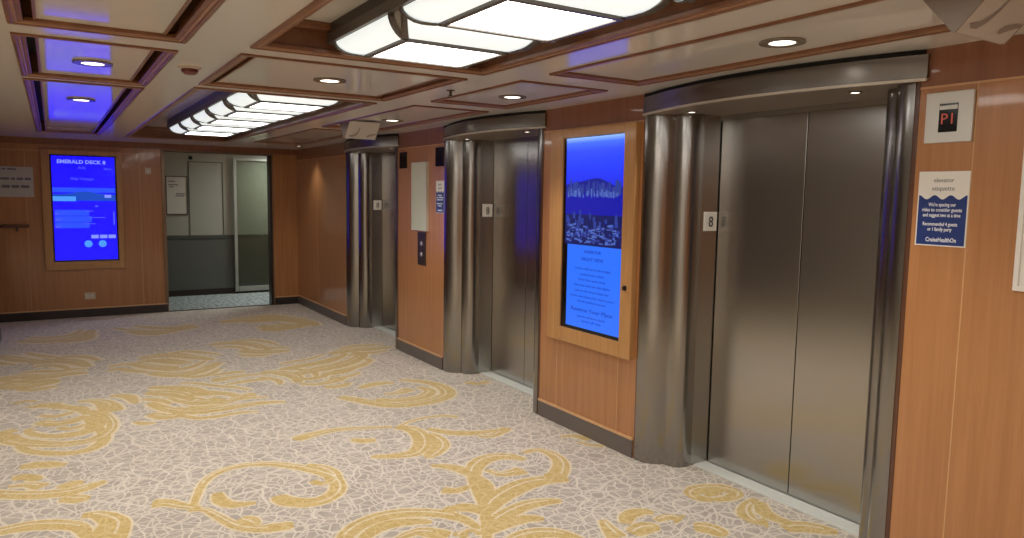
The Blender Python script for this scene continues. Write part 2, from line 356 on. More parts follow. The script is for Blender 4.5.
# ------------------------------------------------------------------ floor with inlaid gold scrolls
SCROLLS = [
    (0.075, 'b', [(0.519,3.728),(0.566,3.881),(0.618,4.03),(0.699,4.145),(0.815,4.199),(0.957,4.171),(1.086,4.062),(1.186,3.917),(1.24,3.785),(1.227,3.649),(1.175,3.558),(1.086,3.509),(1.005,3.528),(0.939,3.594),(0.916,3.679)]),
    (0.06, 't', [(1.16,4.02),(1.224,3.947),(1.249,3.847),(1.231,3.741),(1.162,3.717),(1.128,3.784)]),
    (0.045, 't', [(0.66,3.87),(0.658,3.756),(0.704,3.675),(0.803,3.645)]),
    (0.06, 'b', [(0.499,3.714),(0.567,3.687),(0.611,3.572),(0.664,3.43),(0.737,3.352),(0.802,3.326),(0.898,3.305)]),
    (0.07, 't', [(0.686,3.491),(0.717,3.447),(0.744,3.384)]),
    (0.07, 'b', [(0.554,3.721),(0.487,3.787),(0.424,3.864),(0.359,3.888)]),
    (0.06, 's', [(1.513,2.562),(1.614,2.736),(1.703,2.899),(1.78,3.051),(1.846,3.23),(1.908,3.384)]),
    (0.085, 't', [(1.733,2.971),(1.852,3.065),(1.986,3.134),(2.137,3.171),(2.256,3.151),(2.347,3.099)]),
    (0.06, 't', [(1.675,2.841),(1.81,2.9),(1.952,2.938),(2.067,2.927),(2.149,2.893)]),
    (0.055, 't', [(1.648,2.785),(1.759,2.816),(1.871,2.813),(1.95,2.767)]),
    (0.06, 't', [(1.657,2.633),(1.749,2.669),(1.85,2.655),(1.925,2.6),(1.979,2.489)]),
    (0.07, 't', [(1.908,3.384),(1.973,3.501),(2.075,3.587),(2.175,3.606),(2.263,3.556),(2.303,3.475)]),
    (0.09, 'b', [(2.357,3.58),(2.466,3.578),(2.496,3.462),(2.451,3.317),(2.332,3.191),(2.258,3.183)]),
    (0.075, 'b', [(2.024,3.453),(2.062,3.363),(2.129,3.342),(2.212,3.346)]),
    (0.05, 't', [(1.922,3.376),(1.912,3.483),(1.868,3.596),(1.781,3.664)]),
    (0.05, 't', [(1.828,3.094),(1.903,3.243),(1.939,3.383)]),
    (0.055, 'b', [(1.864,3.219),(1.829,3.286),(1.739,3.277),(1.681,3.325)]),
    (0.055, 't', [(1.742,2.966),(1.702,3.056),(1.619,3.09),(1.572,3.064)]),
    (0.06, 't', [(1.009,2.981),(1.077,3.084),(1.176,3.156),(1.302,3.182),(1.42,3.152),(1.542,3.069),(1.608,2.966),(1.631,2.831)]),
    (0.05, 't', [(1.119,3.003),(1.206,3.067),(1.298,3.085),(1.388,3.057),(1.47,3.009)]),
    (0.075, 'b', [(1.242,2.92),(1.329,2.949),(1.396,2.932),(1.465,2.834)]),
    (0.06, 't', [(1.505,2.811),(1.586,2.845),(1.622,2.777)]),
    (0.065, 'b', [(1.864,4.431),(1.701,4.499),(1.521,4.553),(1.349,4.534),(1.234,4.488)]),
    (0.07, 't', [(1.887,4.418),(1.951,4.334),(1.957,4.19),(1.887,4.011),(1.785,3.906),(1.666,3.915),(1.537,3.97)]),
    (0.07, 't', [(2.011,4.183),(2.015,4.046),(1.968,3.923),(1.859,3.825),(1.808,3.815)]),
    (0.05, 't', [(2.055,4.275),(2.156,4.124),(2.293,4.047),(2.45,4.029)]),
    (0.06, 'b', [(2.275,3.988),(2.354,3.944),(2.53,4.032)]),
    (0.03, 's', [(1.919,4.425),(2.062,4.496),(2.253,4.494),(2.353,4.411)]),
    (0.045, 't', [(1.675,4.239),(1.592,4.264),(1.55,4.331)]),
    (0.08, 'b', [(0.165,5.797),(0.244,5.671),(0.278,5.421),(0.243,5.227),(0.149,5.103),(0.011,5.097),(-0.134,5.179),(-0.26,5.313),(-0.319,5.499),(-0.258,5.556)]),
    (0.06, 't', [(-0.14,5.681),(-0.045,5.578),(0.052,5.598),(0.124,5.66)]),
    (0.05, 't', [(-0.019,5.307),(0.09,5.291),(0.183,5.378),(0.204,5.589),(0.165,5.797)]),
    (0.04, 't', [(-0.194,6.108),(-0.073,6.07),(0.047,5.946),(0.128,5.79)]),
    (0.06, 't', [(-0.373,4.482),(-0.242,4.362),(-0.113,4.288),(0.017,4.256),(0.116,4.289),(0.183,4.328)]),
    (0.06, 'b', [(-0.256,4.488),(-0.177,4.473),(-0.097,4.396)]),
    (0.055, 't', [(-0.243,4.605),(-0.18,4.601),(-0.116,4.516)]),
    (0.05, 't', [(-0.026,4.326),(0.028,4.37),(0.083,4.37)]),
    (0.06, 't', [(-0.019,4.19),(0.041,4.142),(0.101,4.121)]),
    (0.065, 't', [(-0.334,3.897),(-0.231,3.905),(-0.14,3.899),(-0.038,3.851),(0.047,3.766),(0.074,3.614)]),
    (0.13, 'b', [(0.06,3.905),(0.117,3.884),(0.163,3.819),(0.183,3.734),(0.152,3.613),(0.116,3.535)]),
    (0.055, 't', [(-0.213,4.788),(-0.109,4.764),(0.005,4.698)]),
    (0.07, 't', [(0.55,6.121),(0.642,6.07),(0.752,5.945),(0.835,5.742)]),
    (0.06, 't', [(0.546,5.812),(0.627,5.594),(0.762,5.436),(0.928,5.399),(1.096,5.419),(1.252,5.42),(1.412,5.362)]),
    (0.08, 'b', [(0.729,5.771),(0.826,5.687),(0.932,5.658),(1.024,5.699)]),
    (0.05, 't', [(0.579,6.272),(0.727,6.191),(0.91,5.955),(1.072,5.8),(1.18,5.613)]),
    (0.06, 'b', [(0.888,5.477),(1.024,5.547),(1.147,5.663),(1.271,5.691)]),
    (0.06, 't', [(0.517,5.519),(0.603,5.392),(0.715,5.381)]),
    (0.07, 't', [(1.804,5.299),(1.911,5.115),(2.04,4.923),(2.218,4.854),(2.407,4.871),(2.564,4.977),(2.617,5.187),(2.558,5.401),(2.41,5.557)]),
    (0.06, 't', [(2.012,5.09),(2.17,5.002),(2.35,4.997),(2.479,5.124),(2.447,5.28)]),
    (0.07, 'b', [(2.128,5.217),(2.235,5.191),(2.366,5.255)]),
    (0.05, 't', [(2.029,5.475),(2.187,5.531),(2.328,5.49)]),
    (0.07, 'b', [(1.506,6.284),(1.365,6.321),(1.198,6.295),(1.051,6.262)]),
    (0.06, 't', [(1.479,6.38),(1.604,6.271),(1.684,6.069),(1.644,5.865)]),
    (0.08, 'b', [(1.649,5.826),(1.775,5.756),(1.92,5.788),(2.007,5.893)]),
    (0.07, 't', [(1.65,6.126),(1.808,6.201),(2.021,6.254),(2.242,6.357),(2.474,6.616),(2.436,6.79)]),
    (0.05, 't', [(1.632,6.38),(1.826,6.446),(2.047,6.508),(2.274,6.673)]),
    (0.05, 't', [(1.896,6.032),(2.08,6.054),(2.28,6.201)]),
    (0.09, 'b', [(0.355,7.197),(0.53,7.233),(0.671,7.027),(0.856,6.842)]),
    (0.07, 't', [(0.626,7.41),(0.854,7.481),(1.035,7.286),(1.206,7.052)]),
    (0.07, 't', [(0.646,6.791),(0.826,6.614),(1.024,6.668),(1.238,6.942)]),
    (0.06, 't', [(1.295,7.774),(1.508,7.776),(1.68,7.57),(1.762,7.254)]),
    (0.08, 't', [(-0.441,6.901),(-0.274,6.775),(-0.142,6.807),(-0.006,6.841)]),
    (0.07, 't', [(-0.453,7.121),(-0.285,7.142),(-0.117,7.051),(0.053,7.074),(0.197,7.035)]),
    (0.07, 't', [(-0.227,7.641),(-0.077,7.694),(0.107,7.551),(0.206,7.278)]),
    (0.09, 'b', [(0.1,6.09),(0.201,6.064),(0.271,5.936),(0.295,5.697)]),
    (0.06, 't', [(-0.194,6.08),(-0.11,6.148),(-0.013,6.064)]),
    (0.1, 'b', [(0.531,9.24),(0.763,8.913),(1.01,8.786),(1.347,8.963)]),
    (0.08, 't', [(-0.338,8.861),(-0.078,8.725),(0.189,8.825),(0.314,9.213)]),
    (0.1, 't', [(1.637,9.116),(1.979,9.1),(2.291,9.105),(2.533,8.659),(2.557,8.342)]),
    (0.09, 't', [(1.988,8.634),(2.197,8.382),(2.474,8.459)]),
    (0.07, 't', [(1.496,7.342),(1.671,7.197),(1.92,7.117)]),
    (0.07, 't', [(2.219,6.803),(2.468,6.879),(2.66,6.831),(2.873,6.828)]),
    (0.06, 't', [(-0.469,8.139),(-0.307,7.864),(-0.122,7.674)]),
    (0.06, 't', [(2.832,2.512),(2.787,2.567),(2.808,2.629),(2.885,2.646),(2.98,2.606),(3.015,2.54),(2.991,2.493),(2.905,2.484),(2.832,2.512)]),
    (0.05, 't', [(2.844,2.579),(2.91,2.57),(2.937,2.54)]),
    (0.085, 'b', [(3.042,2.405),(2.926,2.373),(2.846,2.311),(2.816,2.238),(2.862,2.186)]),
    (0.05, 't', [(3.029,2.369),(2.948,2.279),(2.933,2.195),(2.963,2.127)]),
    (0.07, 't', [(2.875,2.105),(2.96,2.08),(3.016,2.022),(3.062,1.948)]),
    (0.07, 'b', [(2.187,2.617),(2.157,2.536),(2.131,2.434)]),
    (0.05, 't', [(2.259,2.525),(2.326,2.587),(2.408,2.592),(2.461,2.548)]),
    (0.08, 'b', [(2.406,2.476),(2.489,2.48),(2.524,2.421)]),
    (0.07, 't', [(2.214,2.431),(2.309,2.447),(2.37,2.411)]),
    (0.07, 't', [(2.518,2.337),(2.569,2.283),(2.579,2.195)]),
    (0.07, 'b', [(2.884,5.415),(3.024,5.419),(3.093,5.262)]),
    (0.05, 't', [(2.864,5.234),(2.92,5.129),(3.042,5.174)]),
    (0.055, 'b', [(2.728,3.709),(2.819,3.68),(2.862,3.566)]),
    (0.03, 's', [(2.771,3.574),(2.802,3.491),(2.868,3.433)]),
]

def spline(P, n=7):
    out = []
    for i in range(len(P)-1):
        p0 = P[max(i-1, 0)]; p1 = P[i]; p2 = P[i+1]; p3 = P[min(i+2, len(P)-1)]
        for k in range(n):
            t = k/n
            out.append(tuple(.5*((2*p1[j]) + (-p0[j]+p2[j])*t + (2*p0[j]-5*p1[j]+4*p2[j]-p3[j])*t*t + (-p0[j]+3*p1[j]-3*p2[j]+p3[j])*t**3) for j in (0, 1)))
    out.append(P[-1])
    return out

def clip_ok(x, y): return x < WX+.22

def strip(bm, C, W, z, mi):
    vs = []; n = len(C); R = []
    for i in range(n):                      # radius of the bend, so that the inner edge never folds over itself
        j = min(max(i, 2), n-3); p, q, s = C[j-2], C[j], C[j+2]
        ar = abs((q[0]-p[0])*(s[1]-p[1])-(q[1]-p[1])*(s[0]-p[0]))
        R.append(math.dist(p, q)*math.dist(q, s)*math.dist(p, s)/max(2*ar, 1e-9))
    W = [min(W[i], 1.8*min(R[max(0, i-3):i+4])) for i in range(n)]
    for i, (x, y) in enumerate(C):
        a = C[max(i-1, 0)]; b = C[min(i+1, len(C)-1)]
        tx, ty = b[0]-a[0], b[1]-a[1]; l = math.hypot(tx, ty) or 1
        nx, ny = -ty/l, tx/l; w = W[i]/2
        vs.append((bm.verts.new((x+nx*w, y+ny*w, z+i*3e-6)), bm.verts.new((x-nx*w, y-ny*w, z+i*3e-6))))
    for i in range(len(vs)-1):
        for tri in ((vs[i][0], vs[i][1], vs[i+1][1]), (vs[i][0], vs[i+1][1], vs[i+1][0])):
            a, b, c = (q.co for q in tri)
            ar = (b.x-a.x)*(c.y-a.y)-(b.y-a.y)*(c.x-a.x)
            if ar < 2e-7: continue          # folded slivers on tight bends
            bm.faces.new(tri).material_index = mi

def build_floor():
    bm = bmesh.new()
    box(bm, -3.2, 3.5, -3.2, BY, -.05, 0, 0)
    def motif(dx, dy, flip=False):
        for k, (w, kind, P) in enumerate(SCROLLS):
            Q = [(((-x if flip else x)+dx), y+dy) for x, y in P]
            if any(not (-3.1 < x < WX+.2 and -3.1 < y < BY-.05) for x, y in Q): continue
            if (dx or dy) and any(x > -.5 and x*.533+y*.846 > 2.9 for x, y in Q): continue
            C = spline(Q); n = len(C); W = []; 
            for i in range(n):
                t = i/(n-1)
                if kind == 's': f = .5+.5*t
                elif kind == 'b': f = .35+.75*min(1, t*1.15)**1.2 if t < .93 else 1.1*math.sqrt(max(0, 1-((t-.93)/.075)**2))
                else: f = .3+1.0*math.sin(math.pi*min(1, .12+t*.86))**.8
                W.append(max(.008, w*f*(1.25+.2*min(4, max(0, C[i][1]-4)))))
            z = .0006+.000002*k
            strip(bm, C, [q+.026+.012*min(4, max(0, c[1]-4)) for q, c in zip(W, C)], z, 2)
            strip(bm, C, W, z+.0008, 1)
            if w >= .06 and n > 14 and kind != 's':
                a, b = int(n*.15), int(n*.8)
                O = []
                for i in range(a, b):
                    p, q = C[max(i-1, 0)], C[min(i+1, n-1)]
                    l = math.hypot(q[0]-p[0], q[1]-p[1]) or 1
                    O.append((C[i][0]-(q[1]-p[1])/l*W[i]*.14, C[i][1]+(q[0]-p[0])/l*W[i]*.14))
                strip(bm, O, [.012]*len(O), z+.0016, 2)
    # smaller companion leaves beside the strokes of the farther motifs
    for w, kind, P in list(SCROLLS):
        if kind != 's' and w >= .05 and P[0][1] > 5.5 and len(P) >= 3:
            for off, sc in ((.19, .75), (-.17, .6)):
                m = len(P)//2; dx, dy = P[m][0]-P[m-1][0], P[m][1]-P[m-1][1]; l = math.hypot(dx, dy) or 1
                ox, oy = -dy/l*off, dx/l*off; cx, cy = P[m]
                SCROLLS.append((w*.5, 't', [(cx+(x-cx)*sc+ox, cy+(y-cy)*sc+oy) for x, y in P]))
    motif(0, 0)
    motif(-2.6, 0)            # the pattern repeats to the left of the view
    motif(0, -4.4); motif(-2.6, -4.4)
    return structure(make('floor', bm, ['carpet', 'gold', 'gold_edge'], recalc=False))
build_floor()

# ------------------------------------------------------------------ ceiling: flat beams, coffers, mouldings
COLS = [  # x range of the coffer column, list of coffers (y0, y1, style)
    (-.095, .458, [(-2.8, .1, 'slot'), (.32, 3.19, 'slot'), (3.43, 4.62, 'slot'), (4.77, 9.0, 'slot')]),
    (.722, 1.79, [(-.75, 3.13, 'deep'), (3.33, 4.37, 'slot'), (4.55, 9.2, 'deep')]),
    (2.06, 2.6, [(-2.4, .2, 'flat'), (.45, 2.92, 'flat'), (3.2, 4.22, 'flat'), (4.5, 6.42, 'flat'), (6.7, 9.0, 'flat')]),
]
DEEP = 2.262
def build_ceiling():
    bm = bmesh.new()
    xs = [-3.2]
    TOP = 2.36
    for x0, x1, holes in COLS:
        box(bm, xs[-1], x0, -3.2, BY, CZ, TOP)
        y = -3.2
        for h0, h1, st in holes:
            box(bm, x0, x1, y, h0, CZ, TOP); y = h1
        box(bm, x0, x1, y, BY, CZ, TOP)
        xs.append(x1)
    box(bm, xs[-1], 3.5, -3.2, BY, CZ, TOP)
    ceil = structure(make('ceiling', bm, 'cream'))
    for x0, x1, holes in COLS:
        for h0, h1, st in holes:
            # beaded moulding round the opening; the deep coffers also have lined inner faces
            bm = bmesh.new()
            ring(bm, x0-.016, x1+.016, h0-.016, h1+.016, .018, CZ-.010, CZ+.004)
            ring(bm, x0+.014, x1-.014, h0+.014, h1-.014, .018, CZ-.002, CZ+.016)
            zt = {'slot': 2.25, 'deep': DEEP, 'flat': 2.16}[st]
            ring(bm, x0, x1, h0, h1, .016, CZ+.004, zt)
            make('coffer_moulding', bm, 'wood_trim', ceil, .003)
            bm = bmesh.new(); ring(bm, x0+.001, x1-.001, h0+.001, h1-.001, .014, CZ-.006, CZ+.006); make('moulding_highlight', bm, 'bead_highlight', ceil, .003)
            if st == 'slot':
                boxes('coffer_slot', [(x0, x1, h0, h1, 2.25, 2.27)], 'slot', ceil)
                a, b = x0+.072, x1-.072
                boxes('coffer_panel', [(a, b, h0+.03, h1-.03, 2.152, 2.176)], 'cream_panel', ceil)
                boxes('panel_edge', [(a-.010, a, h0+.03, h1-.03, 2.146, 2.178), (b, b+.010, h0+.03, h1-.03, 2.146, 2.178)], 'wood_trim', ceil)
            elif st == 'flat':
                boxes('coffer_panel', [(x0+.016, x1-.016, h0+.016, h1-.016, 2.150, 2.17)], 'cream_panel', ceil)
            else:
                boxes('coffer_panel', [(x0, x1, h0, h1, DEEP, DEEP+.02)], 'cream_panel', ceil)
                bm = bmesh.new(); ring(bm, x0+.012, x1-.012, h0+.012, h1-.012, .045, DEEP-.03, DEEP)
                make('panel_moulding', bm, 'wood_trim', ceil, .003)
build_ceiling()

# ------------------------------------------------------------------ big coffer lights made of pillow-shaped opal modules
def light_fixture(name, label, x0, x1, ys, zt, zb, cx=.105, cy=.14):
    """ys: module borders; zt top rim, zb underside of the flat opal panes"""
    t = thing(name, label, 'ceiling light', ((x0+x1)/2, (ys[0]+ys[-1])/2, DEEP), 'coffer light fixtures')
    y0, y1 = ys[0], ys[-1]
    boxes('housing', [(x0-.012, x1+.012, y0-.012, y1+.012, zt, DEEP)], 'lamp_body', t)
    NS = 6
    def cove(bm, A, B, a, b):
        """quarter-round skin from rim edge A-B down to pane edge a-b"""
        prev = None
        for k in range(NS+1):
            s = k/NS*math.pi/2
            h, v = math.sin(s), 1-math.cos(s)      # h: inward travel, v: drop ... vertical at the rim, flat at the pane
            h, v = 1-math.cos(s), math.sin(s)
            row = [bm.verts.new((P[0]+(p[0]-P[0])*h, P[1]+(p[1]-P[1])*h, zt+(zb-zt)*v)) for P, p in ((A, a), (B, b))]
            if prev: bm.faces.new((prev[0], prev[1], row[1], row[0]))
            prev = row
    for y_0, y_1 in zip(ys[:-1], ys[1:]):
        a, b = y_0+.012, y_1-.012
        ix0, ix1, iy0, iy1 = x0+cx, x1-cx, a+cy, b-cy
        # flat opal pane
        p = boxes('diffuser', [(ix0, ix1, iy0, iy1, zb-.004, zb+.006)], 'lamp', t)
        # curved opal sides; lens-shaped corners are closed by grey webs
        g = .035
        for q in (((x0, a+g), (x0, b-g), (ix0, iy0), (ix0, iy1)), ((x1, a+g), (x1, b-g), (ix1, iy0), (ix1, iy1)),
                  ((x0+g, a), (x1-g, a), (ix0, iy0), (ix1, iy0)), ((x0+g, b), (x1-g, b), (ix0, iy1), (ix1, iy1))):
            bm = bmesh.new(); cove(bm, *q); make('curved_side', bm, 'lamp_side', t, smooth=True)
        for (X, ix, sx) in ((x0, ix0, 1), (x1, ix1, -1)):
            bm = bmesh.new(); cove(bm, (X, a+g), (X+sx*g, a), (ix, iy0), (ix, iy0)); make('corner_web', bm, 'lamp_end', t, smooth=True)
            bm = bmesh.new(); cove(bm, (X, b-g), (X+sx*g, b), (ix, iy1), (ix, iy1)); make('corner_web', bm, 'lamp_end', t, smooth=True)
        # ribs: pane border and the arched ribs at the corners
        bm = bmesh.new()
        ring(bm, ix0-.011, ix1+.011, iy0-.011, iy1+.011, .020, zb-.010, zb+.004)
        def arch(P, p, w=.009):
            pr = None
            for k in range(NS+1):
                s = k/NS*math.pi/2; h, v = 1-math.cos(s), math.sin(s)
                c = (P[0]+(p[0]-P[0])*h, P[1]+(p[1]-P[1])*h, zt+(zb-zt)*v)
                row = [bm.verts.new((c[0]+i*w, c[1]+j*w, c[2]-.005)) for i, j in ((-1, -1), (1, -1), (1, 1), (-1, 1))]
                if pr:
                    for q in range(4): bm.faces.new((pr[q], pr[(q+1) % 4], row[(q+1) % 4], row[q]))
                pr = row
        for (X, ix, sx) in ((x0, ix0, 1), (x1, ix1, -1)):
            arch((X, a+g), (ix, iy0)); arch((X+sx*g, a), (ix, iy0))
            arch((X, b-g), (ix, iy1)); arch((X+sx*g, b), (ix, iy1))
        make('frame_rib', bm, 'lamp_frame', t)
    bm = bmesh.new()
    ring(bm, x0-.016, x1+.016, y0-.016, y1+.016, .022, zt-.008, zt+.03)
    for y in ys[1:-1]: box(bm, x0, x1, y-.012, y+.012, zt-.006, zt+.02)
    make('rim', bm, 'lamp_frame', t)
    return t
light_fixture('ceiling_light_fixture', 'large opal panel light in the deep coffer nearest the camera', 1.03, 1.67,
              [-.43, .28, .99, 1.70, 2.41, 3.10], 2.19, 2.125)
light_fixture('ceiling_light_fixture', 'long opal panel light in the far coffer near the doorway', 1.03, 1.66,
              [4.66, 5.36, 6.06, 6.76, 7.46, 8.2], 2.19, 2.125)

# ------------------------------------------------------------------ small ceiling fittings
def downlight(x, y, z, label, power=22, r=.085):
    t = thing('downlight', label, 'downlight', (x, y, z), 'round recessed ceiling downlights')
    bm = bmesh.new(); annulus(bm, (x, y), r*.58, r, z-.007, z+.003); make('trim_ring', bm, 'down_ring', t, smooth=True)
    bm = bmesh.new(); disc(bm, (x, y), r*.59, z-.004, z+.002); make('lens', bm, 'down_lens', t)
    spot(x, y, z-.012, power, 1.75, .8, rad=.05)
    return t
def spot(x, y, z, power, size=2.0, blend=.7, colr=(1, .94, .86), rad=.035):
    l = bpy.data.lights.new('downlight_beam', 'SPOT'); l.energy = power; l.spot_size = size; l.spot_blend = blend
    l.color = colr; l.shadow_soft_size = rad
    o = bpy.data.objects.new('downlight_beam', l); o.location = (x, y, z); COL.objects.link(o)
    return o
downlight(2.37, 1.86, 2.150, 'round downlight in front of the nearest lift', 22)
downlight(2.38, 3.80, 2.150, 'round downlight in the small coffer by the lit city screen')
downlight(2.36, 5.6, 2.150, 'round downlight in front of the middle lift')
downlight(2.66, 9.3, CZ, 'round downlight by the wall corner beyond the farthest lift', 9, .05)
downlight(1.275, 3.87, 2.150, 'round downlight in the square coffer between the two panel lights')
downlight(.188, 4.06, 2.150, 'round downlight in the left coffer just short of the blue glow', 30)
downlight(.19, 5.75, 2.150, 'round downlight in the left coffer that mirrors the blue screen', 34)
downlight(2.33, -.6, 2.150, 'added unseen round downlight behind the camera by the lifts', 42)  # extra lamp out of view, added to brighten the near wood

t = thing('smoke_detector', 'red-brown smoke detector on the wide beam between coffers', 'smoke detector', (.58, 3.83, CZ))
bm = bmesh.new(); disc(bm, (.58, 3.83), .046, CZ-.012, CZ, r2=.056); make('base_ring', bm, 'detector_ring', t, smooth=True)
bm = bmesh.new(); disc(bm, (.58, 3.83), .022, CZ-.036, CZ-.026, r2=.036); disc(bm, (.58, 3.83), .036, CZ-.026, CZ-.012, r2=.038)
make('dome', bm, 'detector', t, smooth=True)
t = thing('ceiling_sprinkler', 'tiny sprinkler head on the beam before the middle lift', 'sprinkler', (1.93, 3.74, CZ))
bm = bmesh.new(); disc(bm, (1.93, 3.74), .022, CZ-.005, CZ+.004); make('escutcheon', bm, 'brass', t, smooth=True)
bm = bmesh.new(); disc(bm, (1.93, 3.74), .007, CZ-.03, CZ-.005, 12); disc(bm, (1.93, 3.74), .015, CZ-.034, CZ-.03, 16)
make('nozzle', bm, 'brass', t, smooth=True)

# wedge-shaped signs hanging under the ceiling, across the lobby
def wedge_sign(y, label):
    x0, x1, zb = 2.07, 2.345, 2.008
    ya, yb = y-.13, y+.115
    t = thing('hanging_sign', label, 'sign', ((x0+x1)/2, y, CZ), 'wedge signs under the ceiling')
    def slab(pts, xa, xb, name, m):
        bm = bmesh.new()
        a = [bm.verts.new((xa, q[0], q[1])) for q in pts]; b = [bm.verts.new((xb, q[0], q[1])) for q in pts]
        n = len(pts); bm.faces.new(a); bm.faces.new(b[::-1])
        for i in range(n): bm.faces.new((a[i], b[i], b[(i+1) % n], a[(i+1) % n]))
        return make(name, bm, m, t)
    slab([(ya, CZ), (yb, CZ), (y+.004, zb), (y-.004, zb)], x0, x0+.006, 'end_cap', 'sign_end')
    slab([(ya, CZ), (yb, CZ), (y+.004, zb), (y-.004, zb)], x1-.006, x1, 'end_cap', 'sign_end')
    f = slab([(ya, CZ), (ya+.012, CZ), (y, zb+.008), (y-.004, zb)], x0+.006, x1-.006, 'sign_face', 'sign_white')
    slab([(yb, CZ), (yb-.012, CZ), (y, zb+.008), (y+.004, zb)], x0+.006, x1-.006, 'sign_face', 'sign_white')
    # curved printed marks on the face towards the camera
    def on(u, v):                       # u 0..1 along x, v 0..1 from ridge up the sloping face
        yy = (y-.004)+(ya-(y-.004))*v; zz = zb+(CZ-zb)*v
        n = Vector((0, -(CZ-zb), (ya-(y-.004)))).normalized()
        return Vector((x0+(x1-x0)*u, yy, zz))+n*.0015
    for pts in ([(.10, .17), (.18, .10), (.28, .12), (.36, .24), (.40, .44), (.40, .66), (.37, .66), (.36, .46), (.31, .32), (.24, .22), (.17, .20)],
                [(.66, .14), (.72, .12), (.84, .22), (.97, .30), (.98, .36), (.84, .33), (.74, .28), (.68, .22)]):
        bm = bmesh.new(); bm.faces.new([bm.verts.new(on(*q)) for q in pts])
        make('printed_mark', bm, 'sign_ink', t, recalc=False)
    return t
wedge_sign(1.075, 'white wedge-shaped hanging sign at the top right corner, cut off by the frame')
wedge_sign(5.93, 'small white wedge-shaped hanging sign in front of the farthest lift')

# ------------------------------------------------------------------ right wall: panels between the lifts
LIFTS = [(1.622, 3.165), (4.20, 5.68), (6.71, 8.19)]
SEGS = [(-3.2, 1.622), (3.165, 4.20), (5.68, 6.71), (8.19, BY)]
SEAMS = [[-2.2, -.95, .2, 1.395], [3.345, 3.98], [], [9.3]]
for (a, b), seams in zip(SEGS, SEAMS):
    w = structure(boxes('wall_right', [(WX, 3.5, a, b, 0, CZ)], 'wood'))
    lst = [(WX-.0015, WX+.001, s-.0025, s+.0025, .125, 1.99) for s in seams]
    boxes('frieze_board', [(WX-.0012, WX+.002, a+.001, b-.001, 1.99, CZ)], 'frieze', w)
    lst.append((WX-.0035, WX+.001, a, b, 1.988, 1.996))
    boxes('inlay_strip', lst, 'inlay', w)
    ends = []
    if a > 0: ends.append((WX-.004, WX+.03, a-.003, a+.012, .0, CZ))
    if b < BY: ends.append((WX-.004, WX+.03, b-.016, b+.003, .0, CZ))
    if ends: boxes('edge_strip', ends, 'wood_edge', w, .002)
    k = structure(boxes('baseboard_right', [(WX-.012, WX, a+(.0 if a < 0 else .02), b-(.02 if b < BY else 0), 0, .108)], 'base', None, .003))
    boxes('cap_strip', [(WX-.016, WX, a+(.0 if a < 0 else .02), b-(.02 if b < BY else 0), .108, .124)], 'cap', k, .003)

